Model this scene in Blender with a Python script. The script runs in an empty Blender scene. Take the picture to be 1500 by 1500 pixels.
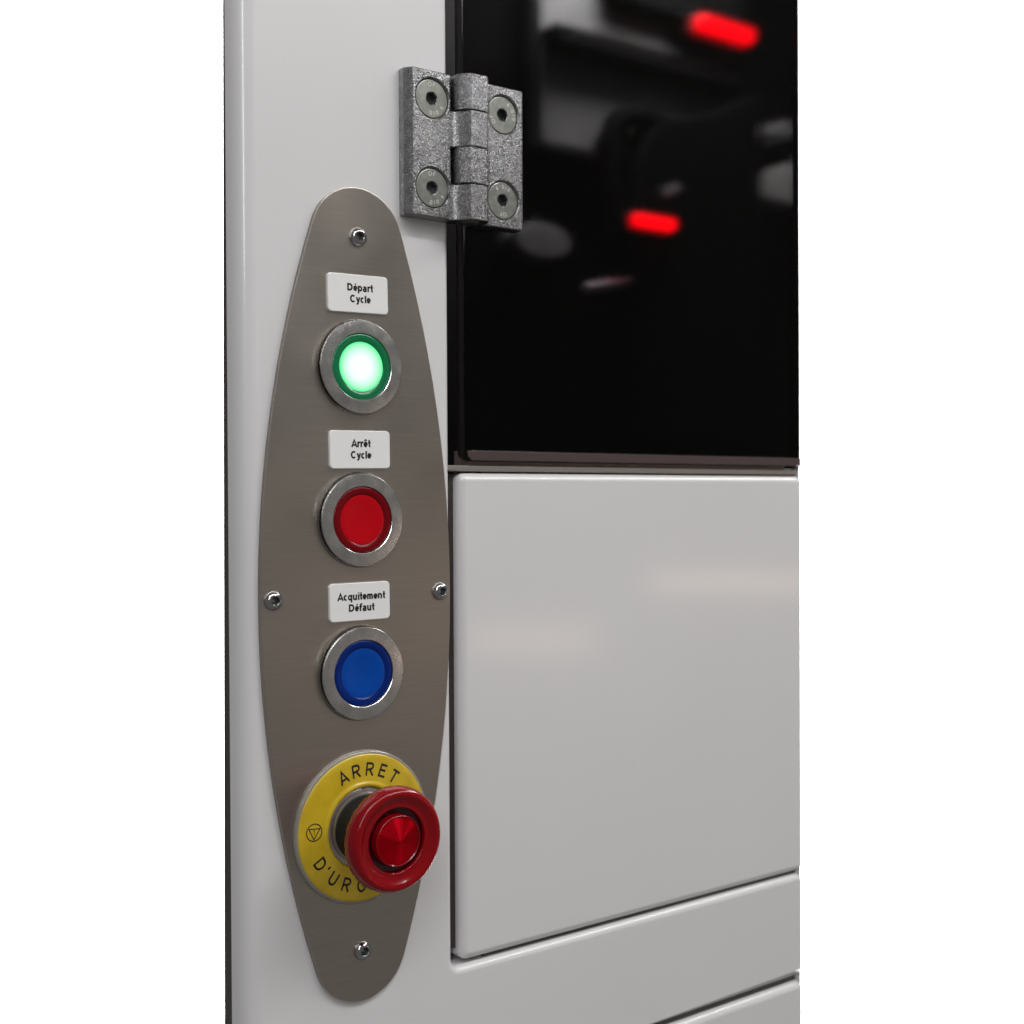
import bpy, bmesh, math
from mathutils import Vector, Matrix
R = math.radians
sc = bpy.context.scene
COL = sc.collection

# ------------------------------------------------------------------ camera
CAM = Vector((-0.2615, -0.446, 0.0))
yaw, pitch, roll = R(36.943), R(-0.597), R(-0.299)
fw = Vector((math.sin(yaw)*math.cos(pitch), math.cos(yaw)*math.cos(pitch), math.sin(pitch)))
rt = fw.cross(Vector((0, 0, 1))).normalized(); up = rt.cross(fw)
r2 = rt*math.cos(roll) + up*math.sin(roll); u2 = up*math.cos(roll) - rt*math.sin(roll)
cd = bpy.data.cameras.new('camera'); cam = bpy.data.objects.new('camera', cd); COL.objects.link(cam)
m = Matrix((r2, u2, -fw)).transposed().to_4x4(); m.translation = CAM
cam.matrix_world = m
cd.sensor_width = 36; cd.lens = 44.743; cd.clip_start = 0.01; cd.clip_end = 50
cd.dof.use_dof = True; cd.dof.focus_distance = 0.515; cd.dof.aperture_fstop = 11
sc.camera = cam

# ------------------------------------------------------------------ world, lamps, exposure
w = bpy.data.worlds.new('World'); sc.world = w; w.use_nodes = True
bg = w.node_tree.nodes['Background']; bg.inputs[0].default_value = (1, .96, .925, 1); bg.inputs[1].default_value = 0.15
def lamp(name, loc, target, sx, sy, power, col=(1, 1, 1), spread=180, roll=0):
    l = bpy.data.lights.new(name, 'AREA'); l.shape = 'RECTANGLE'; l.size = sx; l.size_y = sy
    l.energy = power; l.color = col; l.spread = R(spread)
    o = bpy.data.objects.new(name, l); COL.objects.link(o); o.location = loc
    d = Vector(target) - Vector(loc)
    o.rotation_euler = (d.to_track_quat('-Z', 'Y').to_matrix() @ Matrix.Rotation(roll, 3, 'Z')).to_euler()
    return o
# hall tubes overhead, in front of the machine
lamp('hall_tube_lamp', (0.10, -0.95, 1.25), (0.05, 0, 0), 1.6, 0.10, 10.0, (1, .99, .98))
lamp('hall_tube_lamp', (-1.0, -1.2, 0.95), (0, 0, 0), 0.12, 1.3, 8.5, (.97, .98, 1))
lamp('hall_tube_lamp', (1.4, -0.9, 1.3), (0.1, 0, -0.1), 2.2, 0.10, 18, (1, .985, .97))
# two weak warm lamps far down the hall, mirrored in the glossy paint
lamp('far_hall_lamp', (1.62, -1.34, -0.17), (0.20, 0, -0.05), 0.30, 0.045, 0.19, (1, .72, .55))
lamp('far_hall_lamp', (1.12, -1.34, -0.25), (0.09, 0, -0.06), 0.22, 0.06, 0.14, (1, .72, .55))
# unseen lamps added to whiten the made-up backdrop behind the machine
lamp('backdrop_lamp', (1.2, 0.35, 1.5), (1.25, 1.0, 0.3), 3.0, 0.4, 260)
lamp('backdrop_lamp', (1.2, 0.35, -1.5), (1.25, 1.0, -0.3), 3.0, 0.4, 260)
# unseen fill lamp added inside the cabinet to brighten what the window shows
lamp('cabinet_fill_lamp', (0.235, 0.028, 0.325), (0.245, 0.078, 0.20), 0.18, 0.02, 1.6, (1, 1, 1))
sc.view_settings.view_transform = 'Standard'; sc.view_settings.look = 'None'
sc.view_settings.exposure = 0; sc.view_settings.gamma = 1

# ------------------------------------------------------------------ materials
def mat(name, base=(.5, .5, .5), rough=.4, metal=0, **kw):
    mt = bpy.data.materials.new(name); mt.use_nodes = True
    b = mt.node_tree.nodes['Principled BSDF']
    b.inputs['Base Color'].default_value = (*base, 1); b.inputs['Roughness'].default_value = rough
    b.inputs['Metallic'].default_value = metal
    for k, v in kw.items(): b.inputs[k.replace('_', ' ')].default_value = v
    return mt
class NT:
    def __init__(s, mt): s.t = mt.node_tree; s.b = s.t.nodes['Principled BSDF']
    def n(s, typ, **kw):
        x = s.t.nodes.new(typ)
        for k, v in kw.items():
            if hasattr(x, k) and not k[0].isupper(): setattr(x, k, v)
            else: x.inputs[k.replace('_', ' ')].default_value = v
        return x
    def l(s, a, b): s.t.links.new(a, b)
    def coords(s, scale=(1, 1, 1)):
        tc = s.n('ShaderNodeTexCoord'); mp = s.n('ShaderNodeMapping'); mp.inputs['Scale'].default_value = scale
        s.l(tc.outputs['Object'], mp.inputs[0]); return mp.outputs[0]
    def noise(s, vec, scale, detail=3, rough=.5):
        x = s.n('ShaderNodeTexNoise', Scale=scale, Detail=detail, Roughness=rough); s.l(vec, x.inputs['Vector']); return x.outputs[0]
    def ramp(s, fac, stops):
        x = s.n('ShaderNodeValToRGB'); cr = x.color_ramp
        while len(cr.elements) < len(stops): cr.elements.new(.5)
        for e, (p, c) in zip(cr.elements, stops):
            e.position = p; e.color = (*c, 1) if len(c) == 3 else c
        s.l(fac, x.inputs[0]); return x.outputs[0]
    def mapr(s, fac, a, b, lo=0, hi=1):
        x = s.n('ShaderNodeMapRange'); x.inputs[1].default_value = lo; x.inputs[2].default_value = hi
        x.inputs[3].default_value = a; x.inputs[4].default_value = b; s.l(fac, x.inputs[0]); return x.outputs[0]
    def bump(s, h, strength, dist):
        x = s.n('ShaderNodeBump', Strength=strength, Distance=dist); s.l(h, x.inputs['Height']); s.l(x.outputs[0], s.b.inputs['Normal']); return x
    def mix(s, fac, a, b):
        x = s.n('ShaderNodeMix', data_type='RGBA')
        for sock, v in ((x.inputs[0], fac), (x.inputs[6], a), (x.inputs[7], b)):
            if isinstance(v, (tuple, float, int)): sock.default_value = (*v, 1) if isinstance(v, tuple) else v
            else: s.l(v, sock)
        return x.outputs[2]
G = lambda v: (v, v, v)

def paint(name, base):
    mt = mat(name, base, .3, 0, Coat_Weight=.5, Coat_Roughness=.09); t = NT(mt)
    v = t.coords()
    big = t.noise(v, 9, 3)
    peel = t.noise(v, 420, 2)
    spk = t.noise(v, 260, 1)
    speck = t.ramp(spk, [(.85, G(0)), (.88, G(1))])
    sv = t.coords((30, 30, 600)); scr = t.ramp(t.noise(sv, 1, 2), [(.76, G(0)), (.80, G(1))])
    c1 = t.mix(big, tuple(x*.96 for x in base), tuple(min(1, x*1.03) for x in base))
    c2 = t.mix(speck, c1, (.42, .40, .37))
    t.l(c2, t.b.inputs['Base Color'])
    t.l(t.mapr(big, .25, .36), t.b.inputs['Roughness'])
    t.bump(peel, .06, .0006)
    return mt
M = {}
M['paint'] = paint('white_powder_coat', (.75, .745, .75))
# brushed stainless plate: streaks run along the plate's width
mt = mat('brushed_steel', (.42, .38, .335), .36, 1, Anisotropic=.55); t = NT(mt)
st = t.noise(t.coords((70, 1, 3600)), 1, 4, .6); st2 = t.noise(t.coords((30, 1, 1300)), 1, 3); cl = t.noise(t.coords(), 22, 4)
tot = t.n('ShaderNodeMath', operation='ADD'); t.l(t.mapr(st, -.5, .5), tot.inputs[0]); t.l(st2, tot.inputs[1])
t.l(t.ramp(tot.outputs[0], [(.15, (.50, .458, .41)), (.85, (.585, .54, .487))]), t.b.inputs['Base Color'])
t.l(t.mapr(cl, .32, .44, .3, .7), t.b.inputs['Roughness'])
t.bump(st, .10, .0002)
tg = t.n('ShaderNodeCombineXYZ', X=1.0); t.l(tg.outputs[0], t.b.inputs['Tangent'])
M['plate'] = mt
M['plate_edge'] = mat('sheared_steel_edge', (.34, .30, .27), .45, 1)
# turned chrome rings: concentric lathe lines
mt = mat('turned_steel', (.62, .62, .61), .2, 1); t = NT(mt)
sx = t.n('ShaderNodeSeparateXYZ'); tc = t.n('ShaderNodeTexCoord'); t.l(tc.outputs['Object'], sx.inputs[0])
cx = t.n('ShaderNodeCombineXYZ'); t.l(sx.outputs[0], cx.inputs[0]); t.l(sx.outputs[2], cx.inputs[1])
ln = t.n('ShaderNodeVectorMath', operation='LENGTH'); t.l(cx.outputs[0], ln.inputs[0])
nz = t.n('ShaderNodeTexNoise', noise_dimensions='1D', Scale=4200, Detail=2); t.l(ln.outputs['Value'], nz.inputs['W'])
sm = t.noise(t.coords(), 160, 4)
t.l(t.mapr(sm, .20, .30, .3, .7), t.b.inputs['Roughness'])
t.l(t.ramp(sm, [(.3, (.62, .62, .61)), (.7, (.74, .74, .73))]), t.b.inputs['Base Color'])
t.bump(nz.outputs[0], .12, .0002)
M['chrome'] = mt
M['dark_steel'] = mat('flange_steel', (.30, .28, .26), .22, 1)
M['dark_groove'] = mat('black_seal', (.012, .011, .011), .5)
# zinc die-cast hinge with sparkling grain
mt = mat('die_cast_zinc', (.36, .36, .365), .28, 1); t = NT(mt)
v = t.coords(); g = t.noise(v, 1500, 2, .6); g2 = t.noise(v, 300, 3)
vo = t.n('ShaderNodeTexVoronoi', Scale=5200); t.l(v, vo.inputs['Vector'])
t.l(t.ramp(g2, [(.3, (.25, .25, .255)), (.7, (.36, .36, .365))]), t.b.inputs['Base Color'])
t.l(t.mapr(g, .20, .40, .3, .7), t.b.inputs['Roughness'])
gm = t.n('ShaderNodeNewGeometry'); sub = t.n('ShaderNodeVectorMath', operation='SUBTRACT'); sub.inputs[1].default_value = (.5, .5, .5); t.l(vo.outputs['Color'], sub.inputs[0])
sca = t.n('ShaderNodeVectorMath', operation='SCALE', Scale=.33); t.l(sub.outputs[0], sca.inputs[0])
ad = t.n('ShaderNodeVectorMath', operation='ADD'); t.l(gm.outputs['Normal'], ad.inputs[0]); t.l(sca.outputs[0], ad.inputs[1])
no = t.n('ShaderNodeVectorMath', operation='NORMALIZE'); t.l(ad.outputs[0], no.inputs[0])
bp = t.n('ShaderNodeBump', Strength=.3, Distance=.0004); t.l(g, bp.inputs['Height']); t.l(no.outputs[0], bp.inputs['Normal']); t.l(bp.outputs[0], t.b.inputs['Normal'])
M['zinc'] = mt
mt = mat('passivated_screw_zinc', (.52, .53, .46), .38, 1); t = NT(mt)
g2 = t.noise(t.coords(), 420, 4); t.l(t.ramp(g2, [(.3, (.27, .285, .26)), (.7, (.38, .395, .36))]), t.b.inputs['Base Color'])
t.bump(g2, .15, .0004); M['screw_zinc'] = mt
M['screw'] = mat('polished_screw_steel', (.48, .48, .49), .15, 1)
M['socket'] = mat('socket_steel', (.16, .17, .17), .35, 1)
M['stamp'] = mat('stamped_letter_offwhite', (.82, .82, .76), .5, 0)  # off-white, non-metal, to stand out from the screw head
mt = mat('label_white_plastic', (.87, .87, .86), .38); t = NT(mt)
g = t.noise(t.coords(), 300, 3); t.bump(g, .05, .0003); M['label'] = mt
M['ink'] = mat('black_print', (.012, .012, .016), .5)
# button lenses
def lens(name, base, rough=.3):
    return mat(name, base, rough, 0, Specular_IOR_Level=.22)
M['red_lens'] = lens('red_lens_plastic', (.52, .0, .006)); M['red_rim'] = lens('deep_red_lens_plastic', (.16, .001, .004), .22)
M['blue_lens'] = lens('blue_lens_plastic', (.0, .062, .37)); M['blue_rim'] = lens('deep_blue_lens_plastic', (.001, .018, .16), .22)
mt = mat('green_rim_plastic', (.002, .12, .045), .22, 0, Coat_Weight=.25, Coat_Roughness=.15)
NT(mt).b.inputs['Emission Color'].default_value = (0, .30, .10, 1); NT(mt).b.inputs['Emission Strength'].default_value = .12; M['green_rim'] = mt
# lit green lens: LED behind a diffuser, brightest in the middle
mt = mat('lit_green_lens', (.02, .3, .12), .3); t = NT(mt)
sx = t.n('ShaderNodeSeparateXYZ'); tc = t.n('ShaderNodeTexCoord'); t.l(tc.outputs['Object'], sx.inputs[0])
cx = t.n('ShaderNodeCombineXYZ'); t.l(sx.outputs[0], cx.inputs[0]); t.l(sx.outputs[2], cx.inputs[1])
ln = t.n('ShaderNodeVectorMath', operation='LENGTH'); t.l(cx.outputs[0], ln.inputs[0])
rr = t.mapr(ln.outputs['Value'], 0, 1, 0, .0108)
t.l(t.ramp(rr, [(0, (.93, 1.0, 1.0)), (.42, (.90, 1.0, .96)), (.72, (.50, 1.0, .62)), (.86, (.22, .98, .36)), (.93, (.0, .62, .20)), (1, (.0, .26, .09))]), t.b.inputs['Emission Color'])
t.b.inputs['Emission Strength'].default_value = 1.05; M['green_lens'] = mt
# emergency stop
mt = mat('yellow_legend_plastic', (.62, .43, .018), .28, 0, Coat_Weight=.3, Coat_Roughness=.12); t = NT(mt)
g = t.noise(t.coords(), 120, 3); t.l(t.ramp(g, [(.3, (.56, .37, .012)), (.7, (.68, .49, .026))]), t.b.inputs['Base Color']); M['yellow'] = mt
M['clear_rim'] = mat('clear_plastic_rim', (.55, .52, .46), .15, 0, Transmission_Weight=.55, Coat_Weight=.5)
M['neck'] = mat('black_neck_plastic', (.008, .011, .011), .5, 0, Specular_IOR_Level=.3)
M['grey_collar'] = mat('grey_collar_metal', (.50, .48, .46), .3, .9)
mt = mat('mushroom_red_plastic', (.25, .0, .0035), .2, 0, Coat_Weight=.3, Coat_Roughness=.07, Specular_IOR_Level=.25); M['mushroom'] = mt
M['mushroom_dark'] = mat('groove_dark_red_plastic', (.045, .0005, .006), .2)
mt = mat('spun_red_metal', (.85, .004, .018), .3, 1, Anisotropic=.95, Anisotropic_Rotation=.25); t = NT(mt)
tn = t.n('ShaderNodeTangent', direction_type='RADIAL', axis='Y'); t.l(tn.outputs[0], t.b.inputs['Tangent']); M['spun'] = mt
# window
mt = bpy.data.materials.new('smoked_glass'); mt.use_nodes = True; nt = mt.node_tree; nt.nodes.clear()
o_ = nt.nodes.new('ShaderNodeOutputMaterial'); rf = nt.nodes.new('ShaderNodeBsdfRefraction'); gl = nt.nodes.new('ShaderNodeBsdfGlossy')
fr = nt.nodes.new('ShaderNodeFresnel'); mx = nt.nodes.new('ShaderNodeMixShader')
rf.inputs['Color'].default_value = (.34, .335, .335, 1); rf.inputs['Roughness'].default_value = .26; rf.inputs['IOR'].default_value = 1.2
gl.inputs['Color'].default_value = (.6, .6, .6, 1); gl.inputs['Roughness'].default_value = .06; fr.inputs[0].default_value = 1.3
nt.links.new(fr.outputs[0], mx.inputs[0]); nt.links.new(rf.outputs[0], mx.inputs[1]); nt.links.new(gl.outputs[0], mx.inputs[2]); nt.links.new(mx.outputs[0], o_.inputs[0])
M['glass'] = mt
M['pane_edge'] = mat('blackened_pane_edge', (.006, .005, .005), .45, 0, Specular_IOR_Level=.12)
M['reflected_band'] = mat('brown_reflected_band', (.10, .075, .075), .3, .3)  # colour of a reflected band, put into an added strip
M['dark_strip'] = mat('added_dark_strip', (.040, .032, .029), .6)  # for added strips that stand in for the dark of edge and gap
M['seal'] = mat('grey_gap_blocker', (.10, .088, .08), .6)  # for strips added in the panel gaps, toned like the shade there
M['cavity'] = mat('black_cavity_paint', (.003, .003, .003), .8, 0, Specular_IOR_Level=.1)
M['ledge'] = mat('brown_satin_bar', (.30, .22, .21), .4, .5)
M['strip'] = mat('grey_anodised_strip', (.36, .33, .30), .4, .6)
M['inner_grey'] = mat('grey_inner_sheet', (.42, .42, .43), .55)
M['inner_black'] = mat('black_machine_enamel', (.004, .004, .004), .8, 0, Specular_IOR_Level=.1)
M['inner_white'] = mat('pale_machine_plastic', (.88, .86, .85), .5)
M['rod'] = mat('rod_steel', (.55, .60, .68), .35, .8)
mt = mat('red_lamp_lens', (.5, .0, .005), .3); b = mt.node_tree.nodes['Principled BSDF']
b.inputs['Emission Color'].default_value = (1, .0, .004, 1); b.inputs['Emission Strength'].default_value = 11; M['red_glow'] = mt
M['housing'] = mat('lamp_housing_black', (.01, .008, .008), .5)
M['backdrop'] = mat('white_backdrop_paint', (.9, .9, .9), .9)

# ------------------------------------------------------------------ mesh helpers (mm; u across, d towards the viewer, z up)
class MB:
    def __init__(s): s.v = []; s.f = []; s.mi = []
    def add(s, vs, fs, mi=0):
        o = len(s.v); s.v += vs; s.f += [tuple(i+o for i in f) for f in fs]; s.mi += [mi]*len(fs)
    def loops(s, rings, cap0=True, cap1=True, mi=0):
        n = len(rings[0]); o = len(s.v); fs = []
        vs = [p for r in rings for p in r]
        for k in range(len(rings)-1):
            for i in range(n):
                j = (i+1) % n; fs.append((k*n+i, k*n+j, (k+1)*n+j, (k+1)*n+i))
        if cap0: fs.append(tuple(range(n))[::-1])
        if cap1: fs.append(tuple((len(rings)-1)*n+i for i in range(n)))
        s.add(vs, fs, mi)
    def prism(s, out, d0, d1, bev=0., seg=4, mi=0, support=.4):
        """convex outline [(u,z)] standing from depth d0 to d1, its front edge rounded by bev"""
        rings = [[(u, d0, z) for u, z in out], [(u, d1-bev, z) for u, z in out]]
        if bev:
            for k in range(1, seg+1):
                a = math.pi/2*k/seg; off = bev*(1-math.cos(a)); dd = d1-bev+bev*math.sin(a)
                rings.append([(u, dd, z) for u, z in inset(out, off)])
            rings.append([(u, d1, z) for u, z in inset(out, bev+support)])
        s.loops(rings, mi=mi)
    def zprism(s, prof, z0, z1, bev=0., mi=0, soft=0.):
        """profile [(u,d)] standing from z0 to z1, both ends chamfered"""
        if soft:
            q = []; n = len(prof)
            for i in range(n):
                a, b, c = (Vector(prof[(i+k) % n]) for k in (-1, 0, 1))
                for e in (a, c):
                    t = min(soft, (e-b).length*.4); p = b+(e-b).normalized()*t; q.append((p.x, p.y))
            prof = q
        if bev:
            p2 = inset(prof, bev)
            s.loops([[(u, d, z0) for u, d in p2], [(u, d, z0+bev) for u, d in prof], [(u, d, z1-bev) for u, d in prof], [(u, d, z1) for u, d in p2]], mi=mi)
        else: s.loops([[(u, d, z0) for u, d in prof], [(u, d, z1) for u, d in prof]], mi=mi)
    def lathe(s, prof, c=(0, 0), n=72, mi=0, rad=None, cap0=False, cap1=False):
        """profile [(r,d)] turned about an axis through c that points at the viewer"""
        rings = []
        for r, d in prof:
            rings.append([(c[0]+(rad(r, d, 2*math.pi*i/n) if rad else r)*math.cos(2*math.pi*i/n), d,
                           c[1]+(rad(r, d, 2*math.pi*i/n) if rad else r)*math.sin(2*math.pi*i/n)) for i in range(n)])
        s.loops(rings, cap0, cap1, mi)
    def cylz(s, u, d, r, z0, z1, n=32, mi=0):
        s.loops([[(u+r*math.cos(2*math.pi*i/n), d+r*math.sin(2*math.pi*i/n), z) for i in range(n)] for z in (z0, z1)], mi=mi)
    def tube(s, pts, r, n=12, mi=0):
        rings = []
        for k, p in enumerate(pts):
            a = Vector(pts[max(k-1, 0)]); b = Vector(pts[min(k+1, len(pts)-1)]); t = (b-a).normalized()
            e = Vector((0, 1, 0)); e = (e - t*e.dot(t)).normalized(); g = t.cross(e)
            rings.append([tuple(Vector(p) + r*(e*math.cos(2*math.pi*i/n) + g*math.sin(2*math.pi*i/n))) for i in range(n)])
        s.loops(rings, mi=mi)
    def build(s, name, mats, parent=None, org=(0, 0, 0), smooth=30, wn=False):
        """org: the thing's origin in (u,d,z); vertices are stored relative to it"""
        me = bpy.data.meshes.new(name)
        me.from_pydata([((u-org[0])*.001, -(d-org[1])*.001, (z-org[2])*.001) for u, d, z in s.v], [], s.f)
        for x in (mats if isinstance(mats, list) else [mats]): me.materials.append(M[x])
        for p, i in zip(me.polygons, s.mi): p.material_index = i
        bm = bmesh.new(); bm.from_mesh(me); bmesh.ops.recalc_face_normals(bm, faces=bm.faces); bm.to_mesh(me); bm.free()
        for p in me.polygons: p.use_smooth = True
        me.set_sharp_from_angle(angle=R(smooth))
        o = bpy.data.objects.new(name, me); COL.objects.link(o)
        if parent: o.parent = parent
        else: o.location = (org[0]*.001, -org[1]*.001, org[2]*.001)
        if wn:
            md = o.modifiers.new('wn', 'WEIGHTED_NORMAL'); md.keep_sharp = True
        return o
def inset(out, off):
    """move a closed outline inwards by off (either winding)"""
    n = len(out); A = sum(out[i][0]*out[(i+1) % n][1]-out[(i+1) % n][0]*out[i][1] for i in range(n)); sg = 1 if A > 0 else -1
    res = []
    for i in range(n):
        p0, p1, p2 = (Vector(out[(i+k) % n]) for k in (-1, 0, 1))
        e1 = (p1-p0).normalized(); e2 = (p2-p1).normalized()
        n1 = Vector((-e1.y, e1.x))*sg; n2 = Vector((-e2.y, e2.x))*sg
        b = n1+n2; b = b.normalized() if b.length > 1e-6 else n1
        c = max(.35, b.dot(n1)); q = p1 + b*(off/c); res.append((q.x, q.y))
    return res
def rrect(u0, u1, z0, z1, r=0, seg=5, rads=None):
    """outline of a rectangle with rounded corners; rads = (lower-left, lower-right, upper-right, upper-left)"""
    rads = rads or (r, r, r, r); out = []
    for (cu, cz, a0), q in zip(((u0, z0, 180), (u1, z0, 270), (u1, z1, 0), (u0, z1, 90)), rads):
        if q <= 0: out.append((cu, cz)); continue
        x = cu + (q if cu == u0 else -q); y = cz + (q if cz == z0 else -q)
        for k in range(seg+1):
            a = R(a0+90*k/seg); out.append((x+q*math.cos(a), y+q*math.sin(a)))
    return out
def empty(name, loc):
    o = bpy.data.objects.new(name, None); COL.objects.link(o); o.empty_display_size = .01
    o.location = (loc[0]*.001, -loc[1]*.001, loc[2]*.001); return o
def tag(o, label, cat, group=None):
    o['label'] = label; o['category'] = cat
    if group: o['group'] = group
    return o
def text_mesh(s, size, bold=0., sx=1.0, res=4):
    """centred flat lettering: list of verts (x,y) in mm and faces"""
    cu = bpy.data.curves.new('lettering', 'FONT'); cu.body = s; cu.size = size; cu.align_x = 'CENTER'; cu.align_y = 'BOTTOM_BASELINE'
    cu.offset = bold; cu.resolution_u = res
    o = bpy.data.objects.new('lettering', cu); COL.objects.link(o); bpy.context.view_layer.update()
    me = bpy.data.meshes.new_from_object(o.evaluated_get(bpy.context.evaluated_depsgraph_get()))
    vs = [(v.co.x*sx, v.co.y) for v in me.vertices]; fs = [tuple(p.vertices) for p in me.polygons]
    bpy.data.objects.remove(o); bpy.data.curves.remove(cu); bpy.data.meshes.remove(me)
    return vs, fs
def put_text(mb, s, at, d, size, rot=0., bold=0., sx=1.0, centre=False, mi=0):
    vs, fs = text_mesh(s, size, bold, sx)
    if centre and vs:
        cx = (min(v[0] for v in vs)+max(v[0] for v in vs))/2; cy = (min(v[1] for v in vs)+max(v[1] for v in vs))/2
        vs = [(x-cx, y-cy) for x, y in vs]
    c, s_ = math.cos(rot), math.sin(rot)
    mb.add([(at[0]+x*c-y*s_, d, at[1]+x*s_+y*c) for x, y in vs], fs, mi)
def arc(cx, cy, rx, ry, a0, a1, n=14):
    return [(cx+rx*math.cos(R(a0+(a1-a0)*k/n)), cy+ry*math.sin(R(a0+(a1-a0)*k/n))) for k in range(n+1)]
def glyph(ch, w):
    """upright sans letter, cap height 1: (advance, [(points, closed)]) along stroke centres"""
    h = w/2; X = .735; o, c = False, True
    e_ = (arc(.33, X/2, .325-h, X/2-h*.9, 0, 318, 20)); e_ = [(.04+h, X*.49)] + [(.655-h, X*.49)] + e_[1:]
    T = {
     'D': (.93, [([(h, h), (h, 1-h)] + arc(.38, .5, .48-h, .5-h, 90, -90), c)]),
     'C': (.92, [(arc(.46, .5, .45-h, .52-h, 48, 312, 22), o)]),
     'A': (.92, [([(.05+h*.2, 0), (.46, 1-h*.6), (.87-h*.2, 0)], o), ([(.2, .29), (.72, .29)], o)]),
     'R': (.88, [([(h, 0), (h, 1-h)] + arc(.46, .75-h/2, .33-h, .25-h/2, 90, -90) + [(h, .5-h)], o), ([(.42, .5-h), (.74, 0)], o)]),
     'E': (.76, [([(.68, 1-h), (h, 1-h), (h, h), (.70, h)], o), ([(h, .53), (.62, .53)], o)]),
     'T': (.76, [([(0, 1-h), (.76, 1-h)], o), ([(.38, 1-h), (.38, 0)], o)]),
     'U': (.86, [([(h, 1)] + arc(.40, .36, .40-h, .37-h, 180, 360) + [(.80-h, 1)], o)]),
     'G': (.95, [(arc(.47, .5, .46-h, .52-h, 48, 335, 22) + [(.88-h, .47), (.52, .47)], o)]),
     'N': (.88, [([(h, 0), (h, 1), (.78-h, 0), (.78-h, 1)], o)]),
     "'": (.25, [([(.14, 1.0), (.10, .74)], o)]),
     'e': (.70, [(e_, o)]), 'c': (.66, [(arc(.33, X/2, .325-h, X/2-h*.8, 50, 310, 18), o)]),
     'p': (.76, [([(h, X), (h, -.28)], o), (arc(.37, X/2, .35-h, X/2-h*.9, 0, 360, 20)[:-1], c)]),
     'q': (.78, [([(.70-h, X), (.70-h, -.28)], o), (arc(.35, X/2, .34-h, X/2-h*.9, 0, 360, 20)[:-1], c)]),
     'a': (.745, [([(.07+h*.6, .53)] + arc(.34, .47, .31-h, X-.47-h*.9, 150, 0) + [(.645-h, 0)], o), (arc(.33, .21, .31-h, .21+.02-h*.7, 0, 360, 16)[:-1], c)]),
     'r': (.49, [([(h, 0), (h, X)], o), (arc(.40, X*.52, .40-h, X*.48-h*.7, 180, 76), o)]),
     't': (.43, [([(.20, .98)] + arc(.36, .2, .16, .2-h*.9, 180, 275), o), ([(.0, X-h), (.40, X-h)], o)]),
     'y': (.68, [([(h*.9, X), (.34, .04)], o), ([(.68-h*.9, X), (.32, -.06)] + arc(.13, -.02, .18, .27-h, 320, 255, 6), o)]),
     'l': (.32, [([(.03+h, 0), (.03+h, 1)], o)]), 'i': (.32, [([(.03+h, 0), (.03+h, X)], o), ([(.03+h, .84), (.03+h, 1.0)], o)]),
     'u': (.76, [([(h, X)] + arc(.33, .31, .33-h, .33-h, 180, 360), o), ([(.66-h, X), (.66-h, 0)], o)]),
     'n': (.76, [([(h, 0), (h, X)], o), (arc(.33, X-.31, .33-h, .33-h, 180, 0) + [(.66-h, 0)], o)]),
     'm': (1.26-w, [([(h, 0), (h, X)], o), (arc(.29, X-.28, .29-h, .30-h, 180, 0) + [(.58-h, 0)], o), (arc(.29+.58-w, X-.28, .29-h, .30-h, 180, 0) + [(1.16-w-h, 0)], o)]),
     'f': (.46, [([(.17, 0)] + arc(.35, .80, .18, .23-h*.8, 180, 80, 8) + [(.46, 1.02-h)], o), ([(.0, X-h), (.42, X-h)], o)]),
     ' ': (.35, [])}
    acc = {'\u00e9': [([(.30, .83), (.45, 1.0)], o)], '\u00ea': [([(.16, .83), (.335, 1.0), (.51, .83)], o)]}
    if ch in acc: return T['e'][0], T['e'][1] + acc[ch]
    return T[ch]
def stroke_text(mb, s, at, d, cap, rot=0., w=.19, sx=1.0, gap=.08, mi=0):
    """lettering from flat strokes, centred on `at` along its baseline"""
    tot = sum(glyph(ch, w)[0] for ch in s) + gap*0; x0 = -tot*sx/2; cr, sr = math.cos(rot), math.sin(rot); lev = 0
    for ch in s:
        adv, st = glyph(ch, w)
        for pts, closed in st:
            n = len(pts); P_ = [Vector((p[0], p[1])) for p in pts]; L, Rr = [], []
            ww = w*.72 if ch in '\u00e9\u00ea' and pts[0][1] > .8 else w
            for i in range(n):
                a = P_[i-1] if (i > 0 or closed) else None; b = P_[(i+1) % n] if (i < n-1 or closed) else None
                e1 = (P_[i]-a).normalized() if a is not None else None; e2 = (b-P_[i]).normalized() if b is not None else None
                e1 = e1 or e2; e2 = e2 or e1
                n1 = Vector((-e1.y, e1.x)); n2 = Vector((-e2.y, e2.x)); m_ = n1+n2
                m_ = m_.normalized() if m_.length > 1e-5 else n1; k = min(2.0, 1/max(.3, m_.dot(n1)))
                L.append(P_[i]+m_*ww/2*k); Rr.append(P_[i]-m_*ww/2*k)
            lev += 1; vs = []
            for p in L+Rr:
                x = (x0+p.x*sx)*cap; y = p.y*cap; vs.append((at[0]+x*cr-y*sr, d+.0015*lev, at[1]+x*sr+y*cr))
            fs = [(i, (i+1) % n, n+(i+1) % n, n+i) for i in range(n if closed else n-1)]
            mb.add(vs, fs, mi)
        x0 += adv*sx
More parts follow.
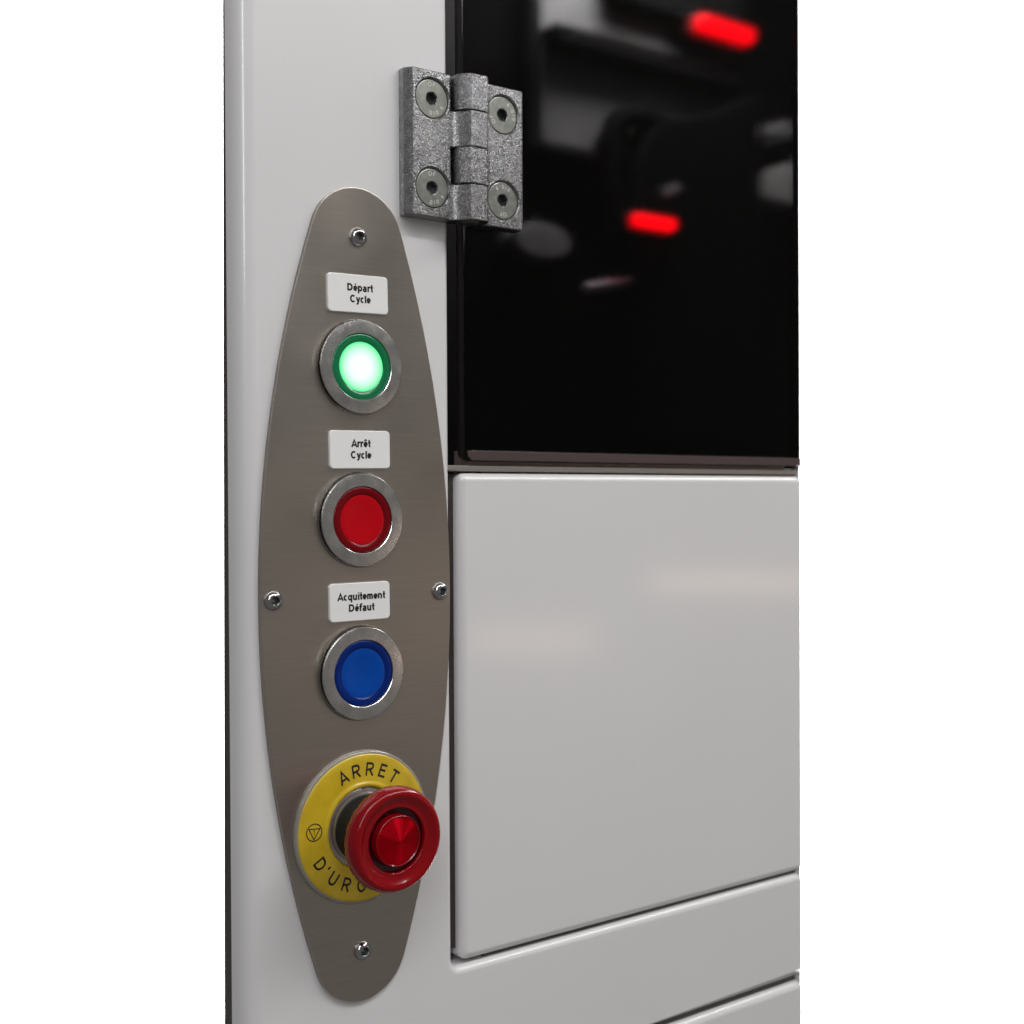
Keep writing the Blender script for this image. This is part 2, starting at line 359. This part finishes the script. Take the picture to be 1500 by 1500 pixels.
def cut(o, cutters):
    """subtract closed meshes from o and keep the result"""
    cs = []
    for mb in cutters:
        c = mb.build('cutter', 'zinc', None); c.location = (0, 0, 0); cs.append(c)
        md = o.modifiers.new('cut', 'BOOLEAN'); md.operation = 'DIFFERENCE'; md.object = c; md.solver = 'EXACT'
    bpy.context.view_layer.update()
    me = bpy.data.meshes.new_from_object(o.evaluated_get(bpy.context.evaluated_depsgraph_get()))
    o.modifiers.clear(); old = o.data; o.data = me; me.name = o.name
    for c in cs: bpy.data.objects.remove(c)
    bpy.data.meshes.remove(old)
    me.set_sharp_from_angle(angle=R(25))

# ------------------------------------------------------------------ backdrop
mb = MB(); mb.prism([(-100, -1500), (4200, -1500), (4200, 1500), (-100, 1500)], -1030, -1000)
o = mb.build('backdrop', 'backdrop', smooth=1); o['kind'] = 'structure'  # white wall made up to stand behind the machine

# ------------------------------------------------------------------ machine frame
END = 264.4                                   # where the section in view ends
TOP, BOT = 310, -330
frame = tag(empty('machine_frame', (0, 0, BOT)), 'white painted machine frame post and rail carrying the steel control plate', 'machine frame')
bm = bmesh.new()
ol = [(-55.6, BOT), (41.6, BOT), (41.6, -253.5), (END, -253.5), (END, -199.6)]
ol += [(45.6-4*math.sin(R(a)), -195.6-4*math.cos(R(a))) for a in (0, 22.5, 45, 67.5, 90)]
ol += [(41.6, TOP), (-55.6, TOP)]
fv = [bm.verts.new((u*.001, 0, (z-BOT)*.001)) for u, z in ol]
bvz = [bm.verts.new((u*.001, (.0085 if u < -50 else .016), (z-BOT)*.001)) for u, z in ol]
bm.faces.new(fv); bm.faces.new(bvz[::-1])
n = len(ol)
for i in range(n): bm.faces.new((fv[i], fv[(i+1) % n], bvz[(i+1) % n], bvz[i]))
bmesh.ops.recalc_face_normals(bm, faces=bm.faces)
def fe(i): return bm.edges.get((fv[i], fv[(i+1) % n]))
e_left = [fe(n-1)]
e_in = [fe(i) for i in (2, 3, 4, 5, 6, 7, 8, 9) if i != 3]
bmesh.ops.bevel(bm, geom=e_in, offset=.0034, segments=6, profile=.5, affect='EDGES', clamp_overlap=True)
el = [e for e in bm.edges if all(abs(v.co.x+.0556) < 1e-6 and abs(v.co.y) < 1e-6 for v in e.verts)]
bmesh.ops.bevel(bm, geom=el, offset=.0085, segments=10, profile=.5, affect='EDGES', clamp_overlap=False)
me = bpy.data.meshes.new('frame'); bm.to_mesh(me); bm.free(); me.materials.append(M['paint'])
for p in me.polygons: p.use_smooth = True
me.set_sharp_from_angle(angle=R(35))
o = bpy.data.objects.new('frame', me); COL.objects.link(o); o.parent = frame
md = o.modifiers.new('wn', 'WEIGHTED_NORMAL'); md.keep_sharp = True
FO = (0, 0, BOT)
# added strip for the dark behind the post's left edge, thicker towards the foot
mb = MB(); P = [(-55.4, -8.3, BOT), (-50, -8.3, BOT), (-50, -17.5, BOT), (-55.4, -17.5, BOT)]; Q = [(-55.4, -8.3, TOP), (-50, -8.3, TOP), (-50, -8.7, TOP), (-55.4, -8.7, TOP)]
mb.loops([P, Q]); mb.build('dark_edge_strip', 'dark_strip', frame, FO, wn=False)
# black box behind the openings
mb = MB()
DB = -90; RB = END + 1.14*(-DB-0.2)
mb.loops([[(36, -92, z), (RB+2, -92, z), (RB+2, DB, z), (36, DB, z)] for z in (BOT, TOP+25)])
mb.loops([[(36, DB, z), (38, DB, z), (38, -16.5, z), (36, -16.5, z)] for z in (BOT, TOP+25)])
mb.loops([[(END+7.9, -7.2, z), (END+6.2, -7.2, z), (RB-2.2, DB, z), (RB, DB, z)] for z in (BOT, TOP+25)])
mb.loops([[(38, DB, z), (RB-3, DB, z), (END-2, -8, z), (38, -8, z)] for z in (TOP+22, TOP+25)])
mb.loops([[(38, DB, z), (RB-3, DB, z), (END-2, -21, z), (38, -21, z)] for z in (5, 8)])
mb.build('inner_box', 'cavity', frame, FO, smooth=20)
mb = MB(); mb.prism(rrect(39.5, END, 11.9, 14.4), -19, -1.6, .5, 3); mb.build('sill_strip', 'strip', frame, FO, wn=True)
mb = MB(); mb.prism(rrect(57, END-3, 8.2, 21.2), -20, -7.6, .6, 3); mb.build('lower_bar', 'ledge', frame, FO, wn=True)

# ------------------------------------------------------------------ cover panels
def cover(name, z0, z1, label, bottom=True):
    bm = bmesh.new(); q = {}
    for u in (46.2, END):
        for d in (-20.5, 0):
            for z in (z0, z1): q[u, d, z] = bm.verts.new(((u-46.2)*.001, -(d+20.5)*.001, (z-z0)*.001))
    ks = list(q)
    for ax in range(3):
        for val in sorted({k[ax] for k in ks}):
            f = [k for k in ks if k[ax] == val]; a_, b_ = [i for i in range(3) if i != ax]
            c0 = [sum(k[i] for k in f)/4 for i in range(3)]
            f.sort(key=lambda k: math.atan2(k[b_]-c0[b_], k[a_]-c0[a_])); bm.faces.new([q[k] for k in f])
    bmesh.ops.recalc_face_normals(bm, faces=bm.faces)
    E_ = lambda k1, k2: bm.edges.get((q[k1], q[k2]))
    ed = [E_((46.2, 0, z0), (46.2, 0, z1)), E_((46.2, 0, z1), (END, 0, z1)), E_((46.2, 0, z1), (46.2, -20.5, z1))]
    if bottom: ed += [E_((46.2, 0, z0), (END, 0, z0)), E_((46.2, 0, z0), (46.2, -20.5, z0))]
    bmesh.ops.bevel(bm, geom=ed, offset=.0038, segments=7, profile=.5, affect='EDGES')
    me = bpy.data.meshes.new(name); bm.to_mesh(me); bm.free(); me.materials.append(M['paint'])
    for p in me.polygons: p.use_smooth = True
    me.set_sharp_from_angle(angle=R(35))
    o = bpy.data.objects.new(name, me); COL.objects.link(o); o.location = (.0462, .0205, z0*.001)
    md = o.modifiers.new('wn', 'WEIGHTED_NORMAL'); md.keep_sharp = True
    return tag(o, label, 'panel')
cover('cover_panel', -197.9, 11.2, 'large glossy white cover panel below the dark window')
cover('cover_panel', BOT, -256.8, 'white panel under the lower rail of the frame', False)
mb = MB(); mb.prism(rrect(38, END-.8, BOT, 6), -24, -20.4); mb.build('backing_plate', 'cavity', frame, FO)  # added plate that keeps backdrop light out of the gaps
for z0, z1 in ((-199.7, -197.8), (-256.9, -253.4), (11.1, 12.0)):
    mb = MB(); mb.prism(rrect(60, END-.7, z0, z1), -20.3, -3.9); mb.build('gap_blocker', 'seal', frame, FO)  # added strips that block the backdrop and keep the gaps dark
mb = MB(); mb.prism(rrect(41.2, 46.4, -193, 10.6), -20.3, -5.2); mb.build('gap_blocker', 'dark_strip', frame, FO)  # added dark strip that cuts bounce light beside the panel

mb = MB(); mb.loops([[(END-.6, d, z), (END-.05, d, z), (END-.05, d, z+h), (END-.6, d, z+h)] for d, z, h in ((-19, BOT, 345.2), (-.5, BOT, 345.2))]); mb.build('end_sheet', 'paint', frame, FO)

# ------------------------------------------------------------------ smoked window
mb = MB(); out = rrect(49, END+.5, 16.2, TOP, rads=(4.5, 0, 0, 0), seg=8)
win = tag(empty('window', (49, -6.4, 16.2)), 'dark smoked window pane hung on the metal hinge', 'window'); WO = (49, -6.4, 16.2)
r4 = [[(u, -6.4, z) for u, z in inset(out, .5)], [(u, -5.9, z) for u, z in out], [(u, -.5, z) for u, z in out], [(u, 0, z) for u, z in inset(out, .5)]]
mb.loops(r4[:1]*1 + [r4[1]], True, False, 0); mb.loops(r4[1:3], False, False, 1); mb.loops(r4[2:], False, True, 0)
mb.build('pane', ['glass', 'pane_edge'], win, WO, smooth=30)
bm_ = [p for p in win.children][0].data; q = bmesh.new(); q.from_mesh(bm_); bmesh.ops.remove_doubles(q, verts=q.verts, dist=1e-7); bmesh.ops.recalc_face_normals(q, faces=q.faces); q.to_mesh(bm_); q.free()
mb = MB(); mb.prism(rrect(50.2, END+.3, 16.6, 20.6, rads=(3.2, 0, 0, 0), seg=6), -.1, .35, .15, 2); mb.build('reflection_strip', 'reflected_band', win, WO, wn=True)  # added strip; its brown stands in for the band mirrored in the glass

# ------------------------------------------------------------------ things behind the window (backs on the inner box)
D0 = DB - .1
o = tag(empty('inner_sheet', (150, D0, 186)), 'grey sheet with dark cross bars seen through the smoked window', 'sheet')
OO = (150, D0, 186)
mb = MB(); mb.prism(rrect(152, 293, 186.5, 330), D0, -78, 1); mb.build('sheet', 'inner_grey', o, OO)
for z0, z1 in ((236, 245.5), (267.5, 331)):
    mb = MB(); mb.prism(rrect(153 if z0 < 250 else 190, 294, z0, z1), -79, -66, 1); mb.build('cross_bar', 'inner_black', o, OO)
mb = MB(); mb.prism([(210, 30), (308, 30), (308, 232), (300, 236), (291.9, 231.9), (262, 217), (240.4, 211.7), (222, 207), (214, 196), (206, 180)], D0, -64, 4)
o = tag(empty('tool_head', (250, D0, 30)), 'black tool head with a curved handle behind the smoked window', 'tool head'); OO = (250, D0, 30)
mb.build('housing', 'inner_black', o, OO)
mb = MB(); mb.tube([(186+8, -70, 150), (190, -70, 190), (194, -70, 201), (203, -70, 206.5), (216, -70, 208), (232, -70, 205)], 6)
mb.build('handle', 'inner_black', o, OO)
def red_lamp(c, L, h, label, tilt=0):
    o = tag(empty('red_lamp', (c[0], D0, c[1])), label, 'lamp', 'red lamps behind the window'); OO = (c[0], D0, c[1])
    mb = MB(); mb.prism(rrect(c[0]-L/2-1.5, c[0]+L/2+1.5, c[1]-h/2-1.5, c[1]+h/2+1.5, 3), D0, -62, .8); mb.build('housing', 'housing', o, OO)
    mb = MB(); mb.prism(rrect(c[0]-L/2, c[0]+L/2, c[1]-h/2, c[1]+h/2, h*.4), -63, -57, 2.5); mb.build('lens', 'red_glow', o, OO)
    return o
red_lamp((270, 264.5), 45, 9, 'longer glowing red lamp beside the grey sheet behind the window')
red_lamp((215, 149), 30, 7, 'shorter glowing red lamp low down behind the window')
def fitting(name, out, d1, label, cat, m='inner_white'):
    mb = MB(); mb.prism(out, D0, d1, 2.0); c = out[0]
    return tag(mb.build(name, m, None, (c[0], D0, c[1]), wn=False), label, cat)
fitting('pale_cover', [(313, 178), (342, 175), (342, 203), (318, 194)], -69, 'pale angular cover behind the window next to the tool head', 'cover')
fitting('oval_cap', [(331+12*math.cos(R(a)), 220+5.5*math.sin(R(a))+.15*12*math.cos(R(a))) for a in range(0, 360, 24)], -69, 'small grey oval cap behind the window above the pale cover', 'cap', 'inner_grey')
fitting('round_cover', [(152+19*math.cos(R(a)), 134+9.5*math.sin(R(a))) for a in range(0, 360, 18)], -76, 'dull rounded cover behind the window just below the hinge', 'cover', 'inner_grey')
for c in ((228.3, 167.9), (235.2, 170.4)):
    mb = MB(); mb.lathe([(3.0, D0), (3.0, -64), (2.4, -63.4), (.01, -63)], c, 24); tag(mb.build('bolt_head', 'inner_grey', None, (c[0], D0, c[1])), 'faint round bolt head above the shorter red lamp', 'bolt', 'bolt heads behind the window')
mb = MB(); mb.tube([(170.8, -66, 109.9), (186, -67, 113), (205, -70, 117), (225, -76, 120.5), (262, -90.5, 126)], 3.0)
tag(mb.build('steel_rod', 'rod', None, (262, -90.5, 126)), 'slanted bluish steel rod behind the dark window', 'rod')

# ------------------------------------------------------------------ control plate
CU, CZ = -4.0, -38.4
def plate_outline():
    Rr, hw, hl = 475., 43.6, 163.; r = ((Rr-hw)**2 + hl**2 - Rr**2)/(2*(hl-Rr))
    cz = hl-r; a_t = math.atan2(cz, Rr-hw); out = []
    q = []
    for k in range(0, 25): a = a_t*k/24; q.append((-(Rr-hw)+Rr*math.cos(a), Rr*math.sin(a)))
    for k in range(1, 17): a = a_t+(math.pi/2-a_t)*k/16; q.append((r*math.cos(a), cz+r*math.sin(a)))
    up_ = q + [(-x, z) for x, z in q[::-1][1:]]
    low = [(x, -z) for x, z in up_[::-1]][1:-1]
    return [(CU+x, CZ+z) for x, z in up_+low]
plate = tag(empty('control_plate', (CU, 0, CZ-163)), 'long pointed brushed steel control plate screwed to the white post', 'control plate')
PO = (CU, 0, CZ-163)
mb = MB(); po = plate_outline()
mb.loops([[(u, -.05, z) for u, z in po], [(u, 1.75, z) for u, z in po]], cap1=False, mi=1)
mb.loops([[(u, 1.75, z) for u, z in po], [(u, 1.93, z) for u, z in inset(po, .1)], [(u, 2.0, z) for u, z in inset(po, .25)], [(u, 2.0, z) for u, z in inset(po, .7)]], cap0=False)
mb.build('plate', ['plate', 'plate_edge'], plate, PO, wn=True)
def hexagon(r, rot=0): return [(r*math.cos(R(60*k+rot)), r*math.sin(R(60*k+rot))) for k in range(6)]
def socket_rings(c, r_open, d_open, r_hex, d_bot, rot, n=36):
    """opening of a hex socket: round rim to hexagon walls to a floor"""
    def hexr(a):
        b = (a-R(rot)) % (math.pi/3) - math.pi/6; return r_hex*math.cos(math.pi/6)/math.cos(b)
    A = [2*math.pi*i/n for i in range(n)]
    return [[(c[0]+r_open*math.cos(a), d_open, c[1]+r_open*math.sin(a)) for a in A],
            [(c[0]+hexr(a)*math.cos(a), d_open-.25, c[1]+hexr(a)*math.sin(a)) for a in A],
            [(c[0]+hexr(a)*math.cos(a), d_bot, c[1]+hexr(a)*math.sin(a)) for a in A],
            [(c[0]+.05*math.cos(a), d_bot-.3, c[1]+.05*math.sin(a)) for a in A]]
for (u, z, rot) in ((CU, 104.8, 12), (-42.2, -38.6, 40), (34.4, -38.6, 5), (CU, -181.2, 50)):
    mb = MB(); mb.lathe([(3.75, 1.95), (3.8, 2.35), (3.72, 2.7), (3.45, 3.25), (3.0, 3.75), (2.45, 4.1), (2.05, 4.25), (1.85, 4.22)], (u, z), 36)
    sw = mb.build('screw', 'screw', plate, PO, smooth=40)
    mb = MB(); mb.loops(socket_rings((u, z), 1.85, 4.22, 1.7, 2.2, rot), False, True)
    mb.build('hex_socket', 'socket', sw, PO, smooth=25)

# ------------------------------------------------------------------ labels
def label(zc, uc, rot, lines, lab, w=27.6, h=15.2):
    o = tag(empty('label_plate', (uc, 1.95, zc)), lab, 'label', 'white label plates on the control plate')
    OO = (0, 0, 0); c, s = math.cos(rot), math.sin(rot)
    mb = MB(); mb.prism(rrect(-w/2, w/2, -h/2, h/2, 1.7, 6), 0, 1.3, .35, 4)
    p = mb.build('plate', 'label', o, OO, wn=True)
    mb = MB()
    for tx, (x, y), size, sx in lines: stroke_text(mb, tx, (x, y), 1.335, size, 0, .242, sx)
    q = mb.build('lettering', 'ink', o, OO)
    o.rotation_euler = (0, -rot, 0)
    return o
label(82.05, -4.6, R(1.2), [('D\u00e9part', (.9, .95), 3.0, .98), ('Cycle', (.9, -3.6), 3.0, .98)], 'white label reading D\u00e9part Cycle above the lit green button')
label(19.95, -4.1, R(.7), [('Arr\u00eat', (.3, .95), 3.0, .98), ('Cycle', (.3, -3.6), 3.0, .98)], 'white label reading Arr\u00eat Cycle above the red push button')
label(-40.8, -4.6, R(.4), [('Acquitement', (.6, .75), 3.0, .98), ('D\u00e9faut', (.6, -3.8), 3.0, .98)], 'white label reading Acquitement D\u00e9faut above the blue push button')

# ------------------------------------------------------------------ push buttons
def button(zc, cap, rim, lab):
    o = tag(empty('push_button', (CU, 1.95, zc)), lab, 'push button', 'round push buttons on the control plate'); OO = (0, 0, 0)
    mb = MB(); mb.lathe([(16, 0), (19.1, 0), (19.2, .25), (19.0, .6), (18.0, .75), (16, .75)], n=96); mb.build('flange', 'dark_steel', o, OO)
    mb = MB(); mb.lathe([(17.5, .5), (17.5, 2.0), (15, 2.0)], n=96); mb.build('seal', 'dark_groove', o, OO)
    mb = MB(); mb.lathe([(16.5, 1.75), (18.25, 1.75), (18.45, 1.95), (18.45, 2.75), (18.2, 3.0), (17.95, 3.05), (13.65, 3.05), (13.4, 2.85), (13.3, 2.5), (13.3, 1)], n=96)
    mb.build('bezel', 'chrome', o, OO, smooth=14)
    mb = MB(); mb.lathe([(13.28, .8), (13.28, 2.2), (13.0, 2.6), (12.5, 2.75), (11.2, 2.7), (10.3, 2.4), (9.9, 2.1), (9.9, 1)], n=96)
    ln = mb.build('lens', rim, o, OO, smooth=50)
    mb = MB(); mb.lathe([(9.95, 1.6), (9.95, 2.15), (9.3, 2.25), (7, 1.95), (4, 1.72), (1.5, 1.62), (.02, 1.6)], n=72)
    mb.build('lens_centre', cap, ln, OO, smooth=60)
button(52.9, 'green_lens', 'green_rim', 'glowing green push button in a round steel bezel')
button(-8.1, 'red_lens', 'red_rim', 'flat red push button in a round steel bezel')
button(-69.4, 'blue_lens', 'blue_rim', 'flat blue push button in a round steel bezel')

# ------------------------------------------------------------------ emergency stop
EZ = -131.2
es = tag(empty('emergency_stop', (CU, 1.95, EZ)), 'red mushroom emergency stop on a yellow lettered disc', 'emergency stop'); OO = (0, 0, 0)
mb = MB(); mb.lathe([(14, 0), (30.6, 0), (30.8, .5), (30.5, 1.3), (29.9, 1.75), (29.2, 1.85), (28.5, 1.6), (28.5, .4), (14, .4)], n=120); mb.build('clear_rim', 'clear_rim', es, OO, smooth=45)
mb = MB(); mb.lathe([(29.55, .5), (29.6, 1.5), (29.2, 2.05), (28.4, 2.3), (26.5, 2.4), (19.0, 2.4), (18.4, 2.5), (17.9, 2.95), (17.3, 3.15), (16.7, 3.0), (16.2, 2.5), (16.0, 1)], n=120)
dk = mb.build('legend_disc', 'yellow', es, OO, smooth=45)
mb = MB()
for ch, a in zip('ARRET', (114, 98.5, 83, 68, 53.5)):
    stroke_text(mb, ch, (20.6*math.cos(R(a)), 20.6*math.sin(R(a))), 2.44, 5.4, R(a-90), .165, .86)
mb.build('lettering', 'ink', dk, OO)
mb = MB()
for ch, a in zip("D'URGENCE", (-150, -140, -128, -111, -93.5, -77, -60, -42, -25)):
    stroke_text(mb, ch, (25.6*math.cos(R(a)), 25.6*math.sin(R(a))), 2.44, 5.4, R(a+90), .165, .86)
mb.build('lettering', 'ink', dk, OO)
mb = MB(); sc_ = (22.6*math.cos(R(176)), 22.6*math.sin(R(176)))
def band(outer, inner): 
    n = len(outer); mb.add([(sc_[0]+x, 2.44, sc_[1]+y) for x, y in outer+inner], [(i, (i+1) % n, n+(i+1) % n, n+i) for i in range(n)])
circ = lambda r: [(r*math.cos(R(a)), r*math.sin(R(a))) for a in range(0, 360, 10)]
tri = lambda r: [(r*math.cos(R(a-4)), r*math.sin(R(a-4))) for a in (30, 150, 270)]
band(circ(3.55), circ(3.1)); band(tri(3.2), tri(2.35))
mb.add([(sc_[0]+x, 2.44, sc_[1]+y) for x, y in ((-.18, -.1), (.18, -.1), (.22, 1.0), (-.22, 1.0))], [(0, 1, 2, 3)])
mb.add([(sc_[0]+x, 2.44, sc_[1]+y) for x, y in ((-.2, -.85), (.2, -.85), (.2, -.4), (-.2, -.4))], [(0, 1, 2, 3)])
mb.build('warning_symbol', 'ink', dk, OO)
mb = MB(); mb.lathe([(16.05, .4), (16.05, 1.9), (15.6, 2.2), (14.2, 2.3), (13.9, 3.0), (13.2, 3.2), (12, 3.2)], n=96); mb.add([(-.9, 2.6, 15.6), (.9, 2.6, 15.6), (0, 2.6, 17.6), (-.9, 1.5, 15.6), (.9, 1.5, 15.6), (0, 1.5, 17.6)], [(0, 1, 2), (0, 2, 5, 3), (1, 2, 5, 4)])
mb.build('collar', 'grey_collar', es, OO, smooth=40)
mb = MB(); mb.lathe([(13.6, 2), (13.6, 5.5), (13.4, 6), (13.2, 6.3), (13.0, 18.2), (11, 18.6)], n=72); mb.build('neck', 'neck', es, OO, smooth=40)
def serr(r, d, a):
    if d < 23 and r > 17: return r - .35*max(0, math.sin(a*22))**2
    return r
mb = MB(); mb.lathe([(10, 16.5), (14.5, 17.4), (17.6, 18.9), (19.5, 20.6), (20.3, 22.2), (20.5, 24.0), (20.35, 25.2), (19.9, 27.0), (19.2, 28.1), (18.2, 28.7), (17.2, 28.6), (16.4, 28.1), (15.4, 27.5), (14.4, 27.1), (13.7, 27.0), (13.1, 27.1), (12.8, 27.1), (12.5, 26.8), (12.4, 25.6)], n=288, rad=serr)
hd = mb.build('mushroom_head', 'mushroom', es, OO, smooth=50)
mb = MB(); mb.lathe([(12.55, 26.2), (12.3, 24.8), (10.2, 24.6), (9.9, 25.0)], n=72); mb.build('groove', 'mushroom_dark', hd, OO, smooth=50)
mb = MB(); mb.lathe([(10.0, 24.5), (10.0, 27.6), (9.85, 28.2), (9.5, 28.4), (9.2, 28.1)], n=72); mb.build('inner_ring', 'mushroom', hd, OO, smooth=50)
mb = MB(); mb.lathe([(9.25, 27.9), (6, 28.5), (3, 29.05), (.35, 29.5), (.02, 29.6)], n=96); mb.build('spun_centre', 'spun', hd, OO, smooth=60)

# ------------------------------------------------------------------ hinge
H0, H1 = 116.2, 176.4
hg = tag(empty('door_hinge', (46.5, 0, H0)), 'cast zinc hinge with four countersunk screws joining post and window', 'hinge'); HO = (46.5, 0, H0)
def leaf(prof, screws, off):
    mb = MB(); mb.zprism(prof, H0, H1, .4, soft=.3)
    o = mb.build('leaf', 'zinc', hg, HO, smooth=25)
    mw = o.matrix_world
    cs = []
    for u, z in screws:
        c = MB(); c.lathe([(8.2, 3.1), (8.2, 6.1), (8.75, 6.7), (8.95, 9)], (u-HO[0], z-HO[2]), 48, cap0=True, cap1=True)
        cs.append(c)
    par = o.parent; o.parent = None; o.location = (0, 0, 0); cut(o, cs); o.parent = par
    return o
SL = [(29.0, 165.0), (29.0, 128.3)]; SR = [(65.2, 164.6), (65.2, 128.0)]
leaf([(16.8, -.05), (16.8, 3.4), (19.7, 7), (37.6, 7), (38.3, 6.3), (38.3, -.05)], SL, 0)
leaf([(55.4, -.05), (55.4, 6.6), (56, 7), (75.2, 7), (75.9, 6.3), (75.9, -.05)], SR, 0)
zs = [H1+.2, 161.4, 146.2, 131.0, H0-.3]
KL = [(36.5, .4), (36.5, 7.02), (38.6, 7.5), (40.2, 9.2), (43.6, 13.9), (51.3, 14.2), (54.3, 10.8), (54.6, 1)]
KR = [(39.4, 1), (39.4, 9.3), (40.0, 10.2), (43.4, 14.1), (51.5, 14.3), (54.2, 11.2), (55.3, 8.0), (58, 6.9), (58, .4)]
for k in range(4):
    mb = MB(); mb.zprism(KR if k % 2 == 0 else KL, zs[k+1]+.12, zs[k]-.12, .35, soft=.35)
    o = mb.build('knuckle', 'zinc', hg, HO, smooth=20)
mb = MB(); mb.cylz(47.3, 7.4, 3.6, H0-.55, H1+.1); mb.build('pin', 'screw_zinc', hg, HO)
mb = MB(); mb.cylz(47.3, 7.2, 4.4, H0-.2, H1-.2); mb.build('pin_sleeve', 'socket', hg, HO)
for (u, z), rt1, hrot in ((SL[0], 0, 14), (SL[1], 0, 20), (SR[0], 115, 0), (SR[1], 180, 8)):
    mb = MB(); mb.lathe([(7.8, 2.9), (7.9, 5.0), (7.95, 5.7), (7.8, 6.05), (7.55, 6.15), (2.95, 6.16)], (u, z), 60)
    s_ = mb.build('screw', 'screw_zinc', hg, HO, smooth=20)
    mb = MB(); mb.loops(socket_rings((u, z), 2.95, 6.16, 2.75, 3.4, hrot, 48), False, True); mb.build('hex_socket', 'socket', s_, HO, smooth=25)
    mb = MB()
    for i, ch in enumerate('OF'):
        a = R(90+rt1+(10-20*i)); put_text(mb, ch, (u+5.9*math.cos(a), z+5.9*math.sin(a)), 6.24, 2.5, a-math.pi/2, .0, 1, True)
    for i, ch in enumerate('010.9'):
        a = R(-90+rt1+26*(rt1 == 0)+(-32+16*i)); put_text(mb, ch, (u+5.9*math.cos(a), z+5.9*math.sin(a)), 6.24, 2.5, a+math.pi/2, .0, 1, True)
    mb.build('stamped_letters', 'stamp', s_, HO)
